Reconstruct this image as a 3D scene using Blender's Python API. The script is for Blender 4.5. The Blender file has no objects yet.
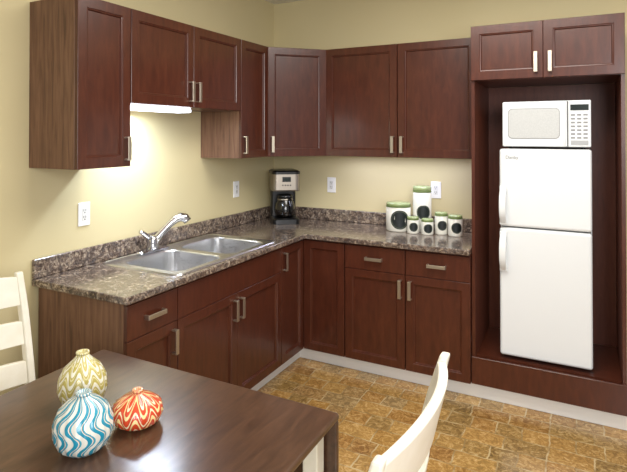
import bpy, bmesh, math
from mathutils import Vector, Matrix
scene=bpy.context.scene
COL=scene.collection
scene.view_settings.view_transform='Standard'
scene.view_settings.look='None'
scene.view_settings.exposure=0.0

# ---------------------------------------------------------------- materials
def s2l(c):
    return tuple(((v/255)/12.92 if v/255<=.04045 else ((v/255+.055)/1.055)**2.4) for v in c)+(1,)
def mat(name,rgb=(200,200,200),rough=.5,metal=0,coat=0,emit=None,es=0,trans=0,spec=.5):
    m=bpy.data.materials.new(name);m.use_nodes=True
    b=m.node_tree.nodes['Principled BSDF']
    b.inputs['Base Color'].default_value=s2l(rgb)
    b.inputs['Roughness'].default_value=rough
    b.inputs['Metallic'].default_value=metal
    b.inputs['Coat Weight'].default_value=coat
    b.inputs['Coat Roughness'].default_value=.15
    b.inputs['Specular IOR Level'].default_value=spec
    b.inputs['Transmission Weight'].default_value=trans
    if emit:
        b.inputs['Emission Color'].default_value=s2l(emit);b.inputs['Emission Strength'].default_value=es
    return m
class NT:
    def __init__(s,m): s.t=m.node_tree;s.b=s.t.nodes['Principled BSDF']
    def n(s,ty,**kw):
        o=s.t.nodes.new(ty)
        for k,v in kw.items():
            if k.startswith('i_'):
                o.inputs[k[2:].replace('_',' ')].default_value=v
            else: setattr(o,k,v)
        return o
    def l(s,a,b): s.t.links.new(a,b)
    def coord(s,scale=(1,1,1),rot=(0,0,0)):
        tc=s.n('ShaderNodeTexCoord');mp=s.n('ShaderNodeMapping')
        mp.inputs['Scale'].default_value=scale;mp.inputs['Rotation'].default_value=rot
        s.l(tc.outputs['Object'],mp.inputs['Vector']);return mp.outputs[0]
    def noise(s,v,scale,detail=4,rough=.5,dist=0):
        o=s.n('ShaderNodeTexNoise');o.inputs['Scale'].default_value=scale;o.inputs['Detail'].default_value=detail
        o.inputs['Roughness'].default_value=rough;o.inputs['Distortion'].default_value=dist
        if v is not None: s.l(v,o.inputs['Vector'])
        return o
    def ramp(s,f,stops):
        r=s.n('ShaderNodeValToRGB');e=r.color_ramp.elements
        while len(e)>1:e.remove(e[0])
        e[0].position=stops[0][0];e[0].color=s2l(stops[0][1])
        for p,c in stops[1:]:
            x=e.new(p);x.color=s2l(c)
        s.l(f,r.inputs['Fac']);return r.outputs['Color']
    def mix(s,f,a,b,mode='MIX'):
        m=s.n('ShaderNodeMix',data_type='RGBA',blend_type=mode)
        if isinstance(f,(int,float)): m.inputs[0].default_value=f
        else: s.l(f,m.inputs[0])
        for i,x in ((6,a),(7,b)):
            if isinstance(x,tuple): m.inputs[i].default_value=s2l(x)
            else: s.l(x,m.inputs[i])
        return m.outputs[2]
    def math(s,op,a,b=None,c=None):
        m=s.n('ShaderNodeMath',operation=op)
        for i,x in enumerate((a,b,c)):
            if x is None: continue
            if isinstance(x,(int,float)): m.inputs[i].default_value=x
            else: s.l(x,m.inputs[i])
        return m.outputs[0]
    def bump(s,h,strength=.2,dist=.01):
        b=s.n('ShaderNodeBump');b.inputs['Strength'].default_value=strength;b.inputs['Distance'].default_value=dist
        s.l(h,b.inputs['Height']);s.l(b.outputs[0],s.b.inputs['Normal'])
    def color(s,c): s.l(c,s.b.inputs['Base Color'])

def wood(name,a,b,c,scale,rough,coat,grain=9,spec=.5):
    m=mat(name,b,rough,coat=coat,spec=spec);t=NT(m)
    v=t.coord(scale);n=t.noise(v,grain,6,.6,.6)
    t.color(t.ramp(n.outputs[0],[(.3,a),(.5,b),(.72,c)]))
    return m
M_DARK=wood('cherry_stained_wood',(66,30,18),(76,36,22),(86,43,27),(8,8,1.6),.32,.25,4,.45)
M_INNER=wood('cherry_laminate_interior',(86,42,27),(97,49,32),(106,56,38),(8,8,1.2),.45,0,5)
M_SIDE=wood('walnut_grain_laminate',(84,57,41),(112,80,60),(132,98,75),(10,10,.7),.5,0,5)
M_TABLE=wood('espresso_wood',(64,43,30),(80,55,39),(94,66,48),(7,1.4,7),.28,.35,5)
M_NICKEL=mat('brushed_nickel',(200,190,172),.42,1)
M_CHROME=mat('polished_chrome',(208,208,211),.12,1)
M_STEEL=mat('stainless_steel',(212,212,213),.28,1)
t=NT(M_STEEL);v=t.coord((4,60,60));n=t.noise(v,6,3);t.l(t.math('MULTIPLY_ADD',n.outputs[0],.15,.22),t.b.inputs['Roughness'])
M_STEEL2=mat('satin_appliance_steel',(168,160,148),.38,1)
t=NT(M_STEEL2);v=t.coord((60,4,4));n=t.noise(v,6,3);t.l(t.math('MULTIPLY_ADD',n.outputs[0],.2,.3),t.b.inputs['Roughness'])
M_WHITE=mat('white_trim_paint',(238,237,232),.45)
t=NT(M_WHITE);n=t.noise(t.coord(),30,3);t.bump(n.outputs[0],.04)
M_CHAIR=mat('cream_white_chair_paint',(240,236,224),.38,coat=.2)
t=NT(M_CHAIR);n=t.noise(t.coord(),18,3);t.color(t.ramp(n.outputs[0],[(.3,(238,233,215)),(.7,(245,241,226))]))
M_APPL=mat('white_appliance_enamel',(228,232,233),.35,coat=.2)
t=NT(M_APPL);n=t.noise(t.coord(),220,2);t.bump(n.outputs[0],.06,.002)
M_GREY=mat('grey_plastic',(140,142,143),.4)
M_BTN=mat('button_grey_plastic',(170,172,173),.4)
M_SEAL=mat('grey_door_gasket',(110,110,108),.6)
M_BLACK=mat('black_plastic',(18,18,19),.28)
M_CARAFE=mat('dark_carafe_glass',(14,10,9),.12,coat=.5)
M_PLATE=mat('white_outlet_plastic',(243,243,241),.35)
M_SOCK=mat('socket_plastic',(226,226,222),.4)
M_SLOT=mat('dark_slot',(90,88,84),.6)
M_LENS=mat('glowing_light_lens',(255,255,255),.4,emit=(236,243,255),es=7)
M_CREAM=mat('cream_ceramic',(236,235,224),.25,coat=.5)
M_LID=mat('pale_green_lid',(160,176,124),.2,coat=.5)
M_RING=mat('thin_label_ring',(120,132,108),.4)
M_BAND=mat('olive_green_band',(104,124,64),.35,.1)
M_LABEL=mat('chalkboard_label',(22,30,30),.5)
M_MWWIN=mat('microwave_window_mesh',(198,200,199),.25,coat=.5)
t=NT(M_MWWIN);n=t.noise(t.coord(),300,2);t.color(t.ramp(n.outputs[0],[(.3,(186,189,188)),(.7,(202,204,203))]))
M_DISP=mat('dark_display',(26,32,30),.2,emit=(60,120,90),es=.03)
M_DRAIN=mat('drain_metal',(90,90,90),.3,1)

M_WALL=mat('yellow_wall_paint',(222,204,152),.75)
t=NT(M_WALL);n=t.noise(t.coord(),1.2,2);t.color(t.ramp(n.outputs[0],[(.3,(209,196,152)),(.7,(214,201,158))]))
n2=t.noise(t.coord(),180,3);t.bump(n2.outputs[0],.05,.003)
M_CEIL=mat('white_ceiling_paint',(235,232,222),.9)

M_FLOOR=mat('stone_pattern_vinyl',(170,130,75),.22,coat=.35)
t=NT(M_FLOOR);v=t.coord()
nd=t.noise(v,7,3,.6);add=t.n('ShaderNodeVectorMath',operation='MULTIPLY_ADD')
t.l(nd.outputs['Color'],add.inputs[0]);add.inputs[1].default_value=(.034,.034,0);t.l(v,add.inputs[2])
br=t.n('ShaderNodeTexBrick',offset=.37,offset_frequency=2,squash=1.6,squash_frequency=2)
br.inputs['Scale'].default_value=1;br.inputs['Brick Width'].default_value=.13;br.inputs['Row Height'].default_value=.128
br.inputs['Mortar Size'].default_value=.0045;br.inputs['Mortar Smooth'].default_value=.35;br.inputs['Bias'].default_value=0
br.inputs['Color1'].default_value=(0,0,0,1);br.inputs['Color2'].default_value=(1,1,1,1);br.inputs['Mortar'].default_value=(.5,.5,.5,1)
t.l(add.outputs[0],br.inputs['Vector'])
tile=t.ramp(br.outputs['Color'],[(0,(146,100,48)),(.2,(188,144,78)),(.4,(122,104,66)),(.6,(200,158,92)),(.8,(156,106,52)),(1,(158,138,100))])
n=t.noise(v,24,10,.8,1.4)
mott=t.ramp(n.outputs[0],[(.36,(60,40,20)),(.44,(118,84,42)),(.5,(164,124,64)),(.56,(204,166,104)),(.64,(234,212,162))])
c=t.mix(.5,tile,mott)
n6=t.noise(v,9,3,.6);jc=t.ramp(n6.outputs[0],[(.42,(150,126,84)),(.6,(206,186,142))])
c=t.mix(t.math('MULTIPLY',br.outputs['Fac'],.8),c,jc)
t.color(c)

M_COUNT=mat('granite_look_laminate',(110,90,80),.18,coat=.5)
t=NT(M_COUNT);v=t.coord();n=t.noise(v,32,10,.73,1.2)
c1=t.ramp(n.outputs[0],[(.34,(26,20,18)),(.42,(62,47,40)),(.48,(100,82,70)),(.53,(136,118,102)),(.585,(184,166,144)),(.67,(218,206,186))])
n2=t.noise(v,100,5,.7);c=t.mix(.25,c1,t.ramp(n2.outputs[0],[(.35,(36,28,27)),(.5,(108,92,84)),(.65,(200,187,170))]))
n4=t.noise(v,14,7,.7,1.8);c=t.mix(t.ramp(n4.outputs[0],[(.5,(0,0,0)),(.57,(175,175,175))]),c,(80,79,84))
n5=t.noise(v,19,7,.7,2.0);c=t.mix(t.ramp(n5.outputs[0],[(.51,(0,0,0)),(.60,(210,210,210))]),c,(46,34,29));t.color(c)

def vase_mat(name,base,stops,nst,amp,wf,mode):
    m=mat(name,base,.3,coat=.6);t=NT(m)
    tc=t.n('ShaderNodeTexCoord');sp=t.n('ShaderNodeSeparateXYZ');t.l(tc.outputs['Object'],sp.inputs[0])
    ang=t.math('ARCTAN2',sp.outputs[1],sp.outputs[0])
    if mode=='h':
        w=t.math('SINE',t.math('MULTIPLY',ang,wf))
        ph=t.math('ADD',t.math('MULTIPLY',sp.outputs[2],nst),t.math('MULTIPLY',w,amp))
        f=t.math('FRACT',t.math('ADD',ph,20))
    else:
        w=t.math('SINE',t.math('MULTIPLY',sp.outputs[2],wf))
        ph=t.math('ADD',t.math('MULTIPLY',ang,nst/6.28318),t.math('MULTIPLY',w,amp))
        f=t.math('FRACT',t.math('ADD',ph,20))
    r=t.ramp(f,stops)
    for n in m.node_tree.nodes:
        if n.type=='VALTORGB': n.color_ramp.interpolation='CONSTANT'
    t.color(r);return m

# ---------------------------------------------------------------- mesh helpers
class B:
    def __init__(s): s.bm=bmesh.new();s.mi=0
    def box(s,x0,x1,y0,y1,z0,z1):
        v=[s.bm.verts.new((x,y,z)) for z in (z0,z1) for y in (y0,y1) for x in (x0,x1)]
        for f in ((0,2,3,1),(4,5,7,6),(0,1,5,4),(2,6,7,3),(0,4,6,2),(1,3,7,5)):
            s.bm.faces.new([v[i] for i in f]).material_index=s.mi
        return s
    def loops(s,ls,cap0=True,cap1=True,closed=True,smooth=False):
        vs=[[s.bm.verts.new(p) for p in l] for l in ls];n=len(vs[0])
        for a,b in zip(vs,vs[1:]):
            for i in range(n if closed else n-1):
                f=s.bm.faces.new((a[i],a[(i+1)%n],b[(i+1)%n],b[i]));f.smooth=smooth;f.material_index=s.mi
        if cap0:
            f=s.bm.faces.new(list(reversed(vs[0])));f.material_index=s.mi
        if cap1:
            f=s.bm.faces.new(vs[-1]);f.material_index=s.mi
        return s
    def lathe(s,prof,n=32,c=(0,0),smooth=True,cap=True,rib=0,nr=0):
        ls=[]
        for r,z in prof:
            ls.append([(c[0]+r*(1+rib*math.cos(nr*2*math.pi*i/n))*math.cos(2*math.pi*i/n),c[1]+r*(1+rib*math.cos(nr*2*math.pi*i/n))*math.sin(2*math.pi*i/n),z) for i in range(n)])
        return s.loops(ls,cap,cap,smooth=smooth)
    def tube(s,pts,r,n=12,smooth=True,flat=None):
        ls=[];pts=[Vector(p) for p in pts];up=None
        for i,p in enumerate(pts):
            d=(pts[min(i+1,len(pts)-1)]-pts[max(i-1,0)]).normalized()
            if up is None:
                up=Vector((0,1,0)) if abs(d.y)<.8 else Vector((1,0,0))
            a=d.cross(up).normalized();b=a.cross(d).normalized();up=b
            rr=r[i] if isinstance(r,(list,tuple)) else r
            fl=flat or 1
            ls.append([p+a*math.cos(2*math.pi*k/n)*rr+b*math.sin(2*math.pi*k/n)*rr*fl for k in range(n)])
        return s.loops(ls,smooth=smooth)
    def cyl(s,c,axis,r,h,n=24):
        A={'x':Vector((1,0,0)),'y':Vector((0,1,0)),'z':Vector((0,0,1))}[axis]
        c=Vector(c);u=A.orthogonal().normalized();w=A.cross(u)
        ls=[[c+A*d+(u*math.cos(2*math.pi*k/n)+w*math.sin(2*math.pi*k/n))*r for k in range(n)] for d in (0,h)]
        s.loops(ls);return s
    def ob(s,name,m,parent=None,bevel=0,seg=2,loc=(0,0,0),rot=0,sub=0):
        bmesh.ops.recalc_face_normals(s.bm,faces=s.bm.faces)
        me=bpy.data.meshes.new(name);s.bm.to_mesh(me);s.bm.free()
        for x in (m if isinstance(m,(list,tuple)) else [m]): me.materials.append(x)
        o=bpy.data.objects.new(name,me);COL.objects.link(o)
        o.location=loc;o.rotation_euler=(0,0,rot)
        if parent: o.parent=parent
        if bevel:
            k=o.modifiers.new('bevel','BEVEL');k.width=bevel;k.segments=seg;k.limit_method='ANGLE';k.angle_limit=math.radians(50);k.harden_normals=False
        if sub:
            k=o.modifiers.new('sub','SUBSURF');k.levels=sub;k.render_levels=sub
        return o
def empty(name,loc,rot=0,label='',cat='',group=None,parent=None):
    o=bpy.data.objects.new(name,None);COL.objects.link(o);o.location=loc;o.rotation_euler=(0,0,rot)
    o.empty_display_size=.1
    if label: o['label']=label
    if cat: o['category']=cat
    if group:o['group']=group
    if parent:o.parent=parent
    return o
def struct(o): o['kind']='structure';return o
def rect(ins,w,h,y,x0=0,z0=0):
    return [(x0+ins,y,z0+ins),(x0+w-ins,y,z0+ins),(x0+w-ins,y,z0+h-ins),(x0+ins,y,z0+h-ins)]
def front(name,parent,x,z,w,h,y,panel=True,rot=0,loc=None,t=.02,fr=.050,m=None):
    """cabinet door / drawer front: origin at its lower-left back corner, front faces -Y"""
    b=B();L=[rect(0,w,h,0),rect(0,w,h,-t+.0015),rect(.0015,w,h,-t)]
    if panel:
        L+=[rect(fr,w,h,-t),rect(fr+.003,w,h,-t+.004),rect(fr+.008,w,h,-t+.005),rect(fr+.012,w,h,-t+.013)]
    b.loops(L)
    return b.ob(name,m or M_DARK,parent,loc=loc or (x,y,z),rot=rot)
def handle(parent,x,z,vert=True,ln=.118,y=-.02):
    b=B();hl=ln/2;wd=.0105
    if vert:
        b.box(-wd,wd,-.030,-.024,-hl,hl).box(-wd,wd,-.0245,0,-hl,-hl+.008).box(-wd,wd,-.0245,0,hl-.008,hl)
    else:
        b.box(-hl,hl,-.030,-.024,-wd,wd).box(-hl,-hl+.008,-.0245,0,-wd,wd).box(hl-.008,hl,-.0245,0,-wd,wd)
    o=b.ob('handle',M_NICKEL,parent,bevel=.001,seg=1,loc=(x,y,z));o['label']='flat satin nickel bar pull handle';return o

# ---------------------------------------------------------------- dimensions
ZB,ZT,ZT2=1.455,2.257,2.278
LC,LU,Y1,Y2,CD,XM,X2,X3,DE,U=2.294,2.312,1.988,1.005,.653,1.212,1.755,2.565,.574,.343
CB,B1,DB=.925,1.347,.59
ZS=1.775
g=.0015

# ---------------------------------------------------------------- room
b=B();b.box(-.1,0,-5.2,.1,0,2.75);struct(b.ob('wall_left',M_WALL))
b=B();b.box(0,4.2,0,.1,0,2.75);struct(b.ob('wall_back',M_WALL))
b=B();b.box(-.1,4.2,-5.2,.1,-.05,0);struct(b.ob('floor',M_FLOOR))
b=B();b.box(-.1,4.2,-5.2,.1,2.75,2.8);struct(b.ob('ceiling',M_CEIL))
b=B();b.box(.545,3.0,-.545,-.53,0,.085);struct(b.ob('baseboard_back',M_WHITE,bevel=.003))
b=B();b.box(.53,.545,-2.26,-.53,0,.085);struct(b.ob('baseboard_left',M_WHITE,bevel=.003))

# ---------------------------------------------------------------- wall cabinets
R90=math.pi/2
def wall_cab(loc,rot,w,h,nd,hpos,label,side=M_DARK,depth=U):
    r=empty('wall_cabinet',loc,rot,label,'cabinet')
    bd=depth-.021
    b=B();b.box(g,w-g,-bd,-.001,0,h);
    o=b.ob('body',side,r,bevel=.001,seg=1)
    dw=(w-2*g)/nd
    for i in range(nd):
        d=front('door',r,g+i*dw+.0012,.001,dw-.0024,h-.002,-bd-.001)
        hx=.030 if hpos[i]=='L' else dw-.032
        handle(d,hx,.09)
    return r
wall_cab((0,-LU,ZB),R90,LU-Y1,ZT-ZB,1,'R','tall dark cherry wall cabinet with walnut side panel and nickel handle',M_SIDE)
wall_cab((0,-Y1,ZS),R90,Y1-Y2,ZT-ZS,2,'RL','short two-door dark cherry wall cabinet above the sink')
wall_cab((0,-Y2,ZB),R90,Y2-CD,ZT-ZB,1,'L','narrow dark cherry wall cabinet beside the corner cabinet',M_SIDE)
wall_cab((CD,0,ZB),0,XM-CD,ZT-ZB,1,'R','dark cherry wall cabinet with shaker door next to corner cabinet')
wall_cab((XM,0,ZB),0,X2-XM,ZT-ZB,1,'L','dark cherry wall cabinet with shaker door beside refrigerator surround')
r=empty('corner_wall_cabinet',(0,0,ZB),0,'diagonal dark cherry corner wall cabinet with single shaker door','cabinet')
b=B();e=.021;pts=[(.001,-.001),(.001,-CD+g),(U-e,-CD+g),(CD-g,-U+e),(CD-g,-.001)]
b.loops([[(x,y,0) for x,y in pts],[(x,y,ZT-ZB) for x,y in pts]]);b.ob('body',M_DARK,r)
dl=math.hypot(CD-U+e,CD-U+e)-.02
px,py=U-e+.006,-CD+g+.006
d=front('door',r,0,0,dl,ZT-ZB-.002,0,rot=math.pi/4,loc=(px+.002,py-.002,.001))
handle(d,.032,.09)

# ---------------------------------------------------------------- base cabinets
ZC=.881
def base_body(r,w,sideL=None,hollow=False):
    b=B()
    if hollow:
        b.box(g,.018,-DB+.001,-.02,.1,ZC-.001).box(w-.018,w-g,-DB+.001,-.02,.1,ZC-.001).box(.018,w-.018,-DB+.001,-.02,.1,.118)
        b.box(.018,w-.018,-DB+.001,-DB+.012,.66,ZC-.001)
    else: b.box(g,w-g,-DB+.001,-.02,.1,ZC-.001)
    b.box(g,w-g,-.525,-.02,0,.1)
    return b.ob('body',sideL or M_DARK,r)
ZD=.712
def base_cab(loc,rot,w,nd,hpos,label,side=None,drawer=True,hollow=False,false=False):
    r=empty('base_cabinet',loc,rot,label,'cabinet')
    base_body(r,w,side,hollow)
    dw=(w-2*g)/nd
    for i in range(nd):
        d=front('door',r,g+i*dw+.0012,.1,dw-.0024,ZD-.1-.003,-DB)
        handle(d,.030 if hpos[i]=='L' else dw-.032,ZD-.1-.095)
    d=front('drawer' if not false else 'drawer_front',r,g+.0012,ZD,w-2*g-.0024,.868-ZD,-DB,panel=False)
    if not false: handle(d,(w-.006)/2,(.868-ZD)/2,False)
    return r
base_cab((0,-2.27,0),R90,2.27-1.94,1,'R','dark cherry base cabinet with one drawer and walnut end panel',M_SIDE)
base_cab((0,-1.94,0),R90,1.94-CB,2,'RL','dark cherry double-door sink base cabinet under steel sink',hollow=True,false=True)
base_cab((CB,0,0),0,B1-CB,1,'R','dark cherry base cabinet with drawer next to corner cabinet')
base_cab((B1,0,0),0,X2-.001-B1,1,'L','dark cherry base cabinet with drawer beside refrigerator surround')
r=empty('corner_base_cabinet',(0,0,0),0,'dark cherry inside-corner base cabinet with hinged shaker doors','cabinet')
def Lp(d,w,z): return [(.02,-.02,z),(.02,-w,z),(d,-w,z),(d,-d,z),(w,-d,z),(w,-.02,z)]
b=B();b.loops([Lp(DB-.001,CB-g,.1),Lp(DB-.001,CB-g,ZC-.001)]);b.loops([Lp(.525,CB-g,0),Lp(.525,CB-g,.1)]);b.ob('body',M_DARK,r)
cw=CB-DB-.021-.004
d=front('door',r,0,0,cw-.001,.868-.1,0,rot=R90,loc=(DB,-CB+.003,.1));handle(d,.030,.868-.1-.095)
front('door',r,DB+.021,.1,cw,.868-.1,-DB)

# ---------------------------------------------------------------- countertop
def gridprism(b,xs,ys,inside,z0,z1):
    V={}
    def v(i,j,k):
        if (i,j,k) not in V: V[i,j,k]=b.bm.verts.new((xs[i],ys[j],(z0,z1)[k]))
        return V[i,j,k]
    n,m=len(xs)-1,len(ys)-1
    ins=lambda i,j:0<=i<n and 0<=j<m and inside((xs[i]+xs[i+1])/2,(ys[j]+ys[j+1])/2)
    for i in range(n):
        for j in range(m):
            if not ins(i,j): continue
            b.bm.faces.new((v(i,j,1),v(i+1,j,1),v(i+1,j+1,1),v(i,j+1,1)))
            b.bm.faces.new((v(i,j,0),v(i,j+1,0),v(i+1,j+1,0),v(i+1,j,0)))
            if not ins(i-1,j): b.bm.faces.new((v(i,j,0),v(i,j,1),v(i,j+1,1),v(i,j+1,0)))
            if not ins(i+1,j): b.bm.faces.new((v(i+1,j,0),v(i+1,j+1,0),v(i+1,j+1,1),v(i+1,j,1)))
            if not ins(i,j-1): b.bm.faces.new((v(i,j,0),v(i+1,j,0),v(i+1,j,1),v(i,j,1)))
            if not ins(i,j+1): b.bm.faces.new((v(i,j+1,0),v(i,j+1,1),v(i+1,j+1,1),v(i+1,j+1,0)))
D=.635
ct=empty('countertop',(0,0,ZC),0,'L-shaped brown granite-look laminate countertop with backsplash','countertop')
SX0,SX1,SY0,SY1=.085,.565,-1.90,-.99
b=B()
gridprism(b,[.001,SX0,SX1,D,X2-.002],[-LC,SY0,SY1,-D,-.001],
  lambda x,y:(x<D or y>-D) and not (SX0<x<SX1 and SY0<y<SY1),ZC,.915)
b.ob('worktop',M_COUNT,ct,bevel=.006,seg=3,loc=(0,0,-ZC))
b=B();b.loops([[(.001,-LC,z),(.021,-LC,z),(.021,-.021,z),(X2-.002,-.021,z),(X2-.002,-.001,z),(.001,-.001,z)] for z in (.9155,1.01)])
b.ob('backsplash',M_COUNT,ct,bevel=.006,seg=3,loc=(0,0,-ZC))

# ---------------------------------------------------------------- sink
def rr(x0,x1,y0,y1,r,z,n=6):
    P=[]
    for cx,cy,a0 in ((x1-r,y1-r,0),(x0+r,y1-r,90),(x0+r,y0+r,180),(x1-r,y0+r,270)):
        for k in range(n+1):
            a=math.radians(a0+90*k/n);P.append((cx+r*math.cos(a),cy+r*math.sin(a),z))
    return P
sk=empty('sink',(.32,-1.45,.915),0,'double-bowl stainless steel drop-in kitchen sink','sink')
def off(P): return [(x-.32,y+1.45,z-.915) for x,y,z in P]
b=B();zr=.9205
O=[b.bm.verts.new(p) for p in off(rr(.063,.587,-1.917,-.973,.034,zr-.0015))]
O1=[b.bm.verts.new(p) for p in off(rr(.056,.594,-1.924,-.966,.04,zr+.002))]
O2=[b.bm.verts.new(p) for p in off(rr(.05,.60,-1.93,-.96,.045,.9157))]
n=len(O)
for i in range(n):
    b.bm.faces.new((O[i],O[(i+1)%n],O1[(i+1)%n],O1[i]));b.bm.faces.new((O1[i],O1[(i+1)%n],O2[(i+1)%n],O2[i]))
edges=[b.bm.edges.get((O[i],O[(i+1)%n])) for i in range(n)]
for (a0,a1) in ((-1.87,-1.47),(-1.42,-1.02)):
    prev=None
    for ins,z in ((0,zr-.0015),(.004,zr-.008),(.010,.78),(.03,.742),(.06,.732)):
        L=[b.bm.verts.new(p) for p in off(rr(.145+ins,.555-ins,a0+ins,a1-ins,.07 if ins<.05 else .03,z))]
        if prev:
            for i in range(n):
                f=b.bm.faces.new((prev[i],prev[(i+1)%n],L[(i+1)%n],L[i]));f.smooth=ins>.02
        else:
            for i in range(n): edges.append(b.bm.edges.new((L[i],L[(i+1)%n])))
        prev=L
    b.bm.faces.new(prev)
bmesh.ops.triangle_fill(b.bm,use_beauty=True,edges=edges)
b.ob('basin',M_STEEL,sk)
for yc in (-1.67,-1.22):
    b=B();b.lathe([(.001,.7345),(.02,.734),(.036,.7345),(.042,.7335),(.044,.7325)],24);b.ob('drain',M_DRAIN,sk,loc=(.35-.32,yc+1.45,-.915))
fc=empty('faucet',(.10,-1.575,.921),0,'chrome single-lever pull-out kitchen faucet on the sink rim','faucet')
b=B();b.loops([rr(-.028,.028,-.125,.125,.027,0),rr(-.028,.028,-.125,.125,.027,.010),rr(-.022,.022,-.115,.115,.021,.018)],smooth=False)
b.ob('base_plate',M_CHROME,fc)
b=B();b.lathe([(.038,.018),(.035,.035),(.032,.055),(.032,.072),(.025,.088),(.012,.094)],24);b.ob('body',M_CHROME,fc)
b=B();b.tube([(.0,0,.045),(.018,.028,.085),(.036,.058,.122),(.055,.090,.155),(.072,.116,.180),(.092,.140,.192),(.112,.158,.186),(.124,.168,.166)],[.024,.023,.021,.021,.025,.028,.028,.025],16);b.ob('spout',M_CHROME,fc)
b=B();b.tube([(0,-.005,.075),(-.002,-.04,.095),(-.004,-.08,.122),(-.006,-.10,.130)],[.019,.014,.012,.010],12);b.ob('lever',M_CHROME,fc)

# ---------------------------------------------------------------- undercabinet light
ul=empty('undercabinet_light',(.235,-1.72,ZS),0,'slim white fluorescent light mounted under short wall cabinet','light fixture')
b=B();b.box(-.2345,.05,-.265,.265,-.005,0);b.ob('housing',M_WHITE,ul)
b=B();b.box(-.05,.06,-.26,.26,-.028,-.0055);b.ob('lens',M_LENS,ul,bevel=.006,seg=3)

# ---------------------------------------------------------------- outlets
def outlet(loc,rot,label):
    r=empty('power_outlet',loc,rot,label,'outlet')
    b=B();b.box(-.038,.038,-.007,-.001,-.062,.062);b.ob('cover_plate',M_PLATE,r,bevel=.003)
    b=B();b.box(-.017,.017,-.0095,-.0072,-.034,.034);s=b.ob('socket',M_SOCK,r,bevel=.001,seg=1)
    for z in (-.018,.018):
        b=B();b.box(-.0078,-.0050,-.0105,-.0097,z-.002,z+.009).box(.0050,.0078,-.0105,-.0097,z-.002,z+.009).cyl((0,-.0097,z-.009),'y',.0032,-.0008,10)
        b.ob('slot',M_SLOT,s)
    return r
outlet((0,-1.99,1.19),R90,'white decorator-style outlet on yellow wall near the sink')
outlet((0,-.575,1.195),R90,'white decorator-style outlet on yellow wall near coffee maker')
outlet((.55,0,1.205),0,'white decorator-style outlet on wall above the countertop')
outlet((1.40,0,1.205),0,'white decorator-style outlet on wall behind the canisters')

# ---------------------------------------------------------------- refrigerator surround
rc=empty('refrigerator_cabinet',(X2,0,0),0,'tall dark cherry surround cabinet with two doors above refrigerator','cabinet')
W=X3-X2
for x in (g,W-.02):
    b=B();b.box(x,x+.019,-DE,-.001,.1,ZT2);b.ob('side_panel',M_INNER,rc,bevel=.001,seg=1)
    b=B();b.box(x,x+.019,-DE-.0015,-DE-.0003,.1,ZT2);b.ob('edge_band',M_DARK,rc)
b=B();b.box(.021,W-.021,-.02,-.001,.265,1.944);b.ob('back_panel',M_INNER,rc)
b=B();b.box(.021,W-.021,-DE+.02,-.021,.24,.264);b.ob('shelf',M_DARK,rc)
b=B();b.box(.021,W-.021,-.525,-.001,0,.239);b.ob('base',M_DARK,rc)
front('kick_panel',rc,g,.1,W-.002,.163,-DE-.002,panel=False)
b=B();b.box(.021,W-.021,-DE,-.021,1.945,ZT2);b.ob('upper_box',M_DARK,rc)
dw=(W-2*g)/2
for i in range(2):
    d=front('door',rc,g+i*dw+.0012,1.947,dw-.0024,ZT2-1.948,-DE-.002)
    handle(d,dw-.04 if i==0 else .035,.09)

# ---------------------------------------------------------------- refrigerator
FX0,FX1,FZ0,FZ1,FS=1.912,2.405,.285,1.53,1.058
rf=empty('refrigerator',((FX0+FX1)/2,-.27,.265),0,'white two-door top-freezer refrigerator standing inside dark surround','refrigerator')
fw=(FX1-FX0)/2
b=B();b.box(-fw,fw,-.2,.24,.012,FZ1-.265-.006);b.box(-fw+.01,fw-.01,-.205,-.2,.02,FZ1-.265-.012);b.ob('body',M_APPL,rf,bevel=.006,seg=2)
for sx in (-1,1):
    for yy in (-.15,.18):
        b=B();b.lathe([(.015,0),(.015,.012)],12,c=(sx*(fw-.04),yy));b.ob('foot',M_GREY,rf)
b=B();b.box(-fw+.006,fw-.006,-.208,-.2005,.05,FZ1-.265-.008);b.ob('gasket',M_SEAL,rf)
for z0,z1,hz0,hz1 in ((FS+.004-.265,FZ1-.265,.012,.245),(.02,FS-.004-.265,FS-.265-.02-.265,FS-.265-.02-.025)):
    b=B();b.box(-fw,fw,-.055,0,0,z1-z0)
    d=b.ob('freezer_door' if z0>.5 else 'door',M_APPL,rf,bevel=.016,seg=5,loc=(0,-.209,z0))
    b=B();L=[]
    for k in range(15):
        u=-1+2*k/14;z=hz0+(hz1-hz0)*k/14;o=-.060-.055*(1-abs(u)**2.6)-.004;wd=.019-.005*abs(u)**4
        L.append([(-wd,o,z),(wd,o,z),(wd,o+.024,z),(-wd,o+.024,z)])
    b.loops(L)
    for zz in (hz0,hz1-.036): b.box(-.021,.021,-.072,-.0552,zz,zz+.036)
    h=b.ob('handle',M_APPL,d,bevel=.005,seg=3,loc=(-fw+.023,0,0));h['label']='white bowed grip handle'
def text(s,size,parent,loc,m,name='lettering'):
    cu=bpy.data.curves.new(name,'FONT');cu.body=s;cu.size=size;cu.extrude=.0006
    to=bpy.data.objects.new(name,cu);COL.objects.link(to);bpy.context.view_layer.update()
    dg=bpy.context.evaluated_depsgraph_get();me=bpy.data.meshes.new_from_object(to.evaluated_get(dg))
    bpy.data.objects.remove(to);me.materials.clear();me.materials.append(m)
    o=bpy.data.objects.new(name,me);COL.objects.link(o);o.parent=parent;o.location=loc;o.rotation_euler=(math.pi/2,0,0);return o
text('Danby',.028,rf,(-fw+.035,-.2655,FZ1-.265-.06),M_GREY)
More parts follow.
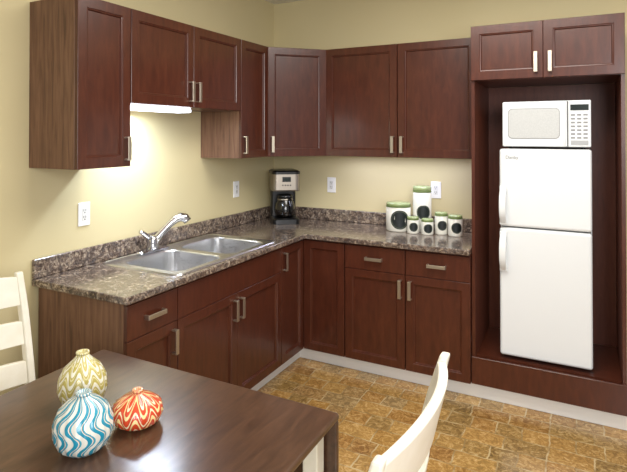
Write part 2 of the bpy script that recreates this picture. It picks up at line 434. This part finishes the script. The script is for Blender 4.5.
# ---------------------------------------------------------------- microwave
mw=empty('microwave',(2.165,-.29,1.5305),0,'white countertop microwave sitting on top of refrigerator','microwave')
mwW,mwH=.237,.285
b=B();b.box(-mwW,mwW,-.20,.2,.012,mwH);b.ob('body',M_APPL,mw,bevel=.006)
for sx in (-1,1):
    for yy in (-.16,.16):
        b=B();b.lathe([(.013,0),(.013,.012)],12,c=(sx*(mwW-.04),yy));b.ob('foot',M_BLACK,mw)
sp=.118
b=B();b.box(-mwW+.003,mwW-.003,-.2035,-.2005,.016,mwH-.004);b.ob('seam',M_SEAL,mw)
b=B();b.box(-mwW,sp-.002,-.226,-.204,.014,mwH-.002);d=b.ob('door',M_APPL,mw,bevel=.008,seg=3)
fl=lambda P,y:[(a,y,c) for a,c,_ in P]
b=B();b.loops([fl(rr(-mwW+.032,sp-.040,.060,mwH-.043,.026,0),-.2262),fl(rr(-mwW+.032,sp-.040,.060,mwH-.043,.026,0),-.2272),fl(rr(-mwW+.036,sp-.044,.064,mwH-.047,.024,0),-.2274)]);b.ob('window_trim',M_GREY,d)
b=B();b.loops([fl(rr(-mwW+.036,sp-.044,.064,mwH-.047,.023,0),-.2272),fl(rr(-mwW+.036,sp-.044,.064,mwH-.047,.023,0),-.2282)]);b.ob('window',M_MWWIN,d)
b=B();b.box(sp-.022,sp-.012,-.238,-.2255,.03,mwH-.018);b.ob('handle',M_APPL,d,bevel=.003)
b=B();b.box(sp+.003,mwW,-.224,-.204,.014,mwH-.002);cp=b.ob('control_panel',M_APPL,mw,bevel=.005)
b=B();b.box(sp+.014,mwW-.012,-.2262,-.2242,mwH-.060,mwH-.026);b.ob('display',M_DISP,cp)
for i in range(7):
    for j in range(3):
        x=sp+.016+j*.032;z=.062+i*.022
        b=B();b.box(x,x+.022,-.2262,-.2242,z,z+.010);b.ob('button',M_GREY,cp,bevel=.002,seg=1)
b=B();b.box(sp+.016,mwW-.014,-.2275,-.2242,.026,.052);b.ob('open_button',M_BTN,cp,bevel=.002)

# ---------------------------------------------------------------- coffee maker
cm=empty('coffee_maker',(.235,-.235,.916),math.radians(38),'black and stainless steel drip coffee maker with glass carafe','coffee maker')
cm.scale=(1.12,1.12,1.16)
b=B();b.loops([rr(-.095,.095,-.13,.11,.03,0),rr(-.095,.095,-.13,.11,.03,.03),rr(-.085,.085,-.12,.10,.03,.038)]);b.ob('base',M_BLACK,cm)
b=B();b.loops([rr(-.09,.09,.02,.11,.02,.038),rr(-.09,.09,.02,.11,.02,.22)]);b.ob('water_tank',M_BLACK,cm)
b=B();b.loops([rr(-.098,.098,-.12,.112,.035,.222),rr(-.098,.098,-.125,.112,.035,.23),rr(-.098,.098,-.125,.112,.035,.335)]);b.ob('brew_head',M_STEEL2,cm)
b=B();b.loops([rr(-.1,.1,-.127,.114,.036,.336),rr(-.1,.1,-.127,.114,.036,.352),rr(-.085,.085,-.11,.10,.03,.36)]);b.ob('lid',M_BLACK,cm)
b=B();b.box(-.03,.03,-.128,-.126,.285,.318);cp=b.ob('control_panel',M_BLACK,cm,bevel=.002,seg=1)
b=B();b.box(-.022,.022,-.1295,-.1282,.292,.311);b.ob('clock_display',M_DISP,cp)
for i in range(4):
    b=B();b.cyl((-.027+.018*i,-.1255,.262),'y',.005,-.002,12);b.ob('button',M_BLACK,cm)
ca=B().lathe([(.055,.04),(.07,.06),(.073,.09),(.066,.13),(.05,.16),(.047,.17)],28,c=(0,-.052)).ob('carafe',M_CARAFE,cm)
b=B();b.lathe([(.052,.1705),(.054,.185),(.04,.195),(.01,.198)],28,c=(0,-.052));b.ob('carafe_lid',M_BLACK,ca)
b=B();b.lathe([(.0515,.155),(.056,.158),(.053,.169),(.049,.169)],28,c=(0,-.052),cap=False);b.ob('carafe_band',M_STEEL2,ca)
b=B();b.tube([(.02,-.105,.165),(.03,-.125,.16),(.035,-.135,.13),(.033,-.13,.09),(.028,-.118,.07)],.009,10);b.ob('carafe_handle',M_BLACK,ca)

# ---------------------------------------------------------------- canisters
def canister(x,y,r,h,label,ls=.5):
    o=empty('canister',(x,y,.9155),0,label,'canister',group='chalk-label canisters on the counter')
    lh=h*.10+.010;bd=.008
    b=B();b.lathe([(r*.94,0),(r,.006),(r,h-lh-.006),(r*.93,h-lh)],36);b.ob('jar',M_CREAM,o)
    b=B();b.lathe([(r*.95,h-lh),(r*1.01,h-lh+.001),(r*1.01,h-lh+bd),(r*.95,h-lh+bd+.001)],36);b.ob('lid_band',M_BAND,o)
    b=B();b.lathe([(r*.96,h-lh+bd+.0012),(r*.98,h-.006),(r*.9,h),(r*.2,h+.001)],36);b.ob('lid',M_LID,o)
    b=B();rl=min(r*.76,(h-lh)*.42);zc=(h-lh)*.5;n=28;a0=math.radians(-66);
    c=b.bm.verts.new(((r+.0012)*math.cos(a0),(r+.0012)*math.sin(a0),zc));P=[]
    for rr_ in (.4,.86,.89,1):
        ring=[]
        for k in range(n):
            t=2*math.pi*k/n;a=a0+rl*rr_*math.cos(t)/r
            ring.append(b.bm.verts.new(((r+.0012)*math.cos(a),(r+.0012)*math.sin(a),zc+rl*rr_*math.sin(t))))
        P.append(ring)
    for k in range(n):
        k2=(k+1)%n
        b.bm.faces.new((c,P[0][k],P[0][k2]))
        for q in (0,1,2):
            f=b.bm.faces.new((P[q][k],P[q+1][k],P[q+1][k2],P[q][k2]));f.material_index=1 if q==1 else 0
    b.ob('chalk_label',[M_LABEL,M_RING],o)
canister(1.165,-.17,.090,.205,'wide cream ceramic canister with dark round label')
canister(1.325,-.11,.067,.325,'tallest cream canister with dark round label and green lid')
canister(1.292,-.235,.042,.118,'small cream spice canister standing before tall canister')
canister(1.395,-.235,.042,.112,'small cream spice canister with dark round label')
canister(1.478,-.175,.045,.155,'medium cream canister with green-banded lid near the outlet')
canister(1.580,-.20,.049,.145,'medium cream canister standing at end of the row')

# ---------------------------------------------------------------- dining table
TX0,TX1,TY0,TY1=.655,1.69,-3.75,-2.435
TZ=.755
tb=empty('dining_table',((TX0+TX1)/2,(TY0+TY1)/2,0),0,'dark brown drop-leaf dining table with pale legs holding three vases','table')
cx,cy=(TX0+TX1)/2,(TY0+TY1)/2;hx,hy=(TX1-TX0)/2,(TY1-TY0)/2
b=B();b.loops([rr(-hx,hx,-hy,hy,.012,.734),rr(-hx,hx,-hy,hy,.012,TZ)]);b.ob('tabletop',M_TABLE,tb,bevel=.008,seg=4)
b=B();b.box(-hx+.002,hx-.002,hy-.020,hy-.001,.48,.7335);o=b.ob('drop_leaf',M_TABLE,tb,bevel=.007,seg=4);o['label']='hanging dark wood drop leaf'
q=.115
b=B();b.box(-hx+q,hx-q,-hy+q,-hy+q+.02,.65,.7335).box(-hx+q,hx-q,hy-q-.02,hy-q,.65,.7335).box(-hx+q,-hx+q+.02,-hy+q+.02,hy-q-.02,.65,.7335).box(hx-q-.02,hx-q,-hy+q+.02,hy-q-.02,.65,.7335)
b.ob('apron',M_CHAIR,tb)
for sx in (-1,1):
    for sy in (-1,1):
        b=B();x=sx*(hx-.065);y=sy*(hy-.055)
        b.loops([[(x-a,y-a,z),(x+a,y-a,z),(x+a,y+a,z),(x-a,y+a,z)] for a,z in ((.020,0),(.025,.6),(.025,.7335))]);b.ob('leg',M_CHAIR,tb,bevel=.004)['label']='cream painted square table leg'

# ---------------------------------------------------------------- chairs
def chair(loc,rot,label,hw=.2,lean=.075,th=.010):
    r=empty('dining_chair',loc,rot,label,'chair',group='cream white ladder-back dining chairs')
    s=hw+.002
    b=B();b.loops([rr(-.2,.20,-s,s,.03,.432),rr(-.205,.205,-s-.004,s+.004,.035,.44),rr(-.2,.20,-s,s,.03,.458)]);b.ob('seat',M_CHAIR,r,bevel=.004)
    def bx(z):
        if z<.45: return -.235-.03*(1-z/.45)**1.5
        u=(z-.45)/.58;return -.235-(.095-lean)*u-lean*u*u
    for sy in (-1,1):
        b=B();L=[]
        for k in range(22):
            z=1.04*k/21;x=bx(z);t=.018 if z<.9 else .018-.006*(z-.9)/.13;y=sy*(hw+.004);w=.015
            L.append([(x-t,y-w,z),(x+t,y-w,z),(x+t,y+w,z),(x-t,y+w,z)])
        b.loops(L);b.ob('leg',M_CHAIR,r,bevel=.006,seg=2)
        b=B();b.loops([[(x-a,y-a,z),(x+a,y-a,z),(x+a,y+a,z),(x-a,y+a,z)] for a,z,x,y in ((.014,0,.17,sy*(hw-.022)),(.02,.43,.17,sy*(hw-.022)))]);b.ob('leg',M_CHAIR,r,bevel=.003)
    for zc,hh in ((.966,.057),(.80,.046),(.645,.044)):
        b=B();L=[]
        for k in range(25):
            u=-1+2*k/24;y=u*(hw-.011);x0=bx(zc)-.040*(1-u*u)
            arch=.012*(1-u*u) if zc>.9 else .004*(1-u*u)
            dx=(bx(zc+hh)-bx(zc-hh))/2
            L.append([(x0-dx-th,y,zc-hh),(x0-dx+th,y,zc-hh),(x0+dx+th,y,zc+hh+arch),(x0+dx-th,y,zc+hh+arch)])
        b.loops(L,smooth=False);b.ob('back_rail',M_CHAIR,r,bevel=.004)
    e=hw-.01
    b=B();b.box(-.2,.17,-e,-e+.015,.38,.431).box(-.2,.17,e-.015,e,.38,.431).box(.16,.175,-e+.015,e-.015,.38,.431).box(-.2,-.185,-e+.015,e-.015,.38,.431);b.ob('seat_apron',M_CHAIR,r)
    return r
chair((.60,-2.745,0),0,'cream white ladder-back chair tucked at table beside the wall',lean=.04)
chair((1.702,-2.79,0),math.pi,'cream white ladder-back chair tucked at open side of table',.252,th=.012)

# ---------------------------------------------------------------- vases
V1=vase_mat('mustard_chevron_glaze',(190,180,110),[(0,(238,236,216)),(.28,(190,176,92)),(.62,(226,220,168)),(.74,(190,176,92)),(.90,(238,236,216))],30,.5,9,'h')
V2=vase_mat('turquoise_striped_glaze',(60,150,170),[(0,(234,232,220)),(.34,(26,148,178)),(.68,(234,232,218)),(.76,(150,96,70)),(.80,(46,164,190)),(.92,(234,232,220))],14,.42,85,'v')
V3=vase_mat('coral_striped_glaze',(205,80,45),[(0,(212,72,38)),(.40,(246,222,156)),(.62,(212,72,38)),(.86,(242,228,186))],22,.42,9,'h')
def vase(x,y,prof,m,label,nr=20,rib=.02,s=1):
    o=empty('vase',(x,y,TZ+.0005),0,label,'vase',group='striped vases on the table')
    prof=[(r*s,z*s) for r,z in prof]
    b=B();b.lathe(prof,96,rib=rib,nr=nr);b.ob('vessel',m,o)
    r,z=prof[-1]
    b=B();b.lathe([(r*.99,z+.0005),(r*1.12,z+.004),(r*1.05,z+.008),(r*.7,z+.007),(r*.6,z+.002)],32,cap=True);b.ob('rim',m,o)
vase(.953,-2.783,[(.035,0),(.045,.002),(.066,.025),(.078,.06),(.075,.095),(.058,.13),(.034,.152),(.022,.165),(.02,.172)],V1,'mustard and cream wavy banded ceramic gourd vase',s=.95)
vase(1.148,-2.942,[(.037,0),(.048,.002),(.069,.02),(.082,.05),(.082,.085),(.068,.12),(.042,.143),(.023,.153),(.02,.158)],V2,'turquoise and cream wavy striped round ceramic vase',s=.94)
vase(1.184,-2.778,[(.035,0),(.047,.002),(.067,.016),(.076,.038),(.069,.063),(.043,.082),(.019,.091),(.015,.096)],V3,'squat coral red ceramic vase with pale yellow waves',s=.98)

# ---------------------------------------------------------------- lights
def area(name,loc,tgt,sx,sy,p,col):
    l=bpy.data.lights.new(name,'AREA');l.shape='RECTANGLE';l.size=sx;l.size_y=sy;l.energy=p;l.color=col
    o=bpy.data.objects.new(name,l);COL.objects.link(o);o.location=loc
    o.rotation_euler=(Vector(tgt)-Vector(loc)).to_track_quat('-Z','Y').to_euler();return o
area('ceiling_light',(1.9,-1.8,2.70),(1.9,-1.8,0),1.2,1.2,52,(1,.965,.91))
area('camera_side_fill',(3.6,-4.9,1.9),(.9,-.6,1.0),1.6,1.5,88,(.99,.985,1))  # soft area light added on the camera side, out of view
area('undercabinet_lamp',(.17,-1.72,ZS-.045),(.14,-1.72,0),.08,.5,10,(.70,.82,1))
area('back_wall_cool_fill',(1.2,-.2,ZB-.015),(1.2,-.15,0),1.0,.05,3.2,(.74,.76,1))  # added cool fill without a fixture, tints the wall below the rear cabinets
w=bpy.data.worlds.new('world');scene.world=w;w.use_nodes=True
w.node_tree.nodes['Background'].inputs[0].default_value=(.99,.985,1,1);w.node_tree.nodes['Background'].inputs[1].default_value=.36

# ---------------------------------------------------------------- camera
cam=bpy.data.cameras.new('camera');co=bpy.data.objects.new('camera',cam);COL.objects.link(co);scene.camera=co
cam.sensor_width=36;cam.lens=528.184/627*36;cam.shift_x=15.394/627;cam.shift_y=-106.393/627;cam.clip_start=.02
co.location=(2.352,-3.945,1.614);co.rotation_euler=(math.pi/2+.010,0,.492)
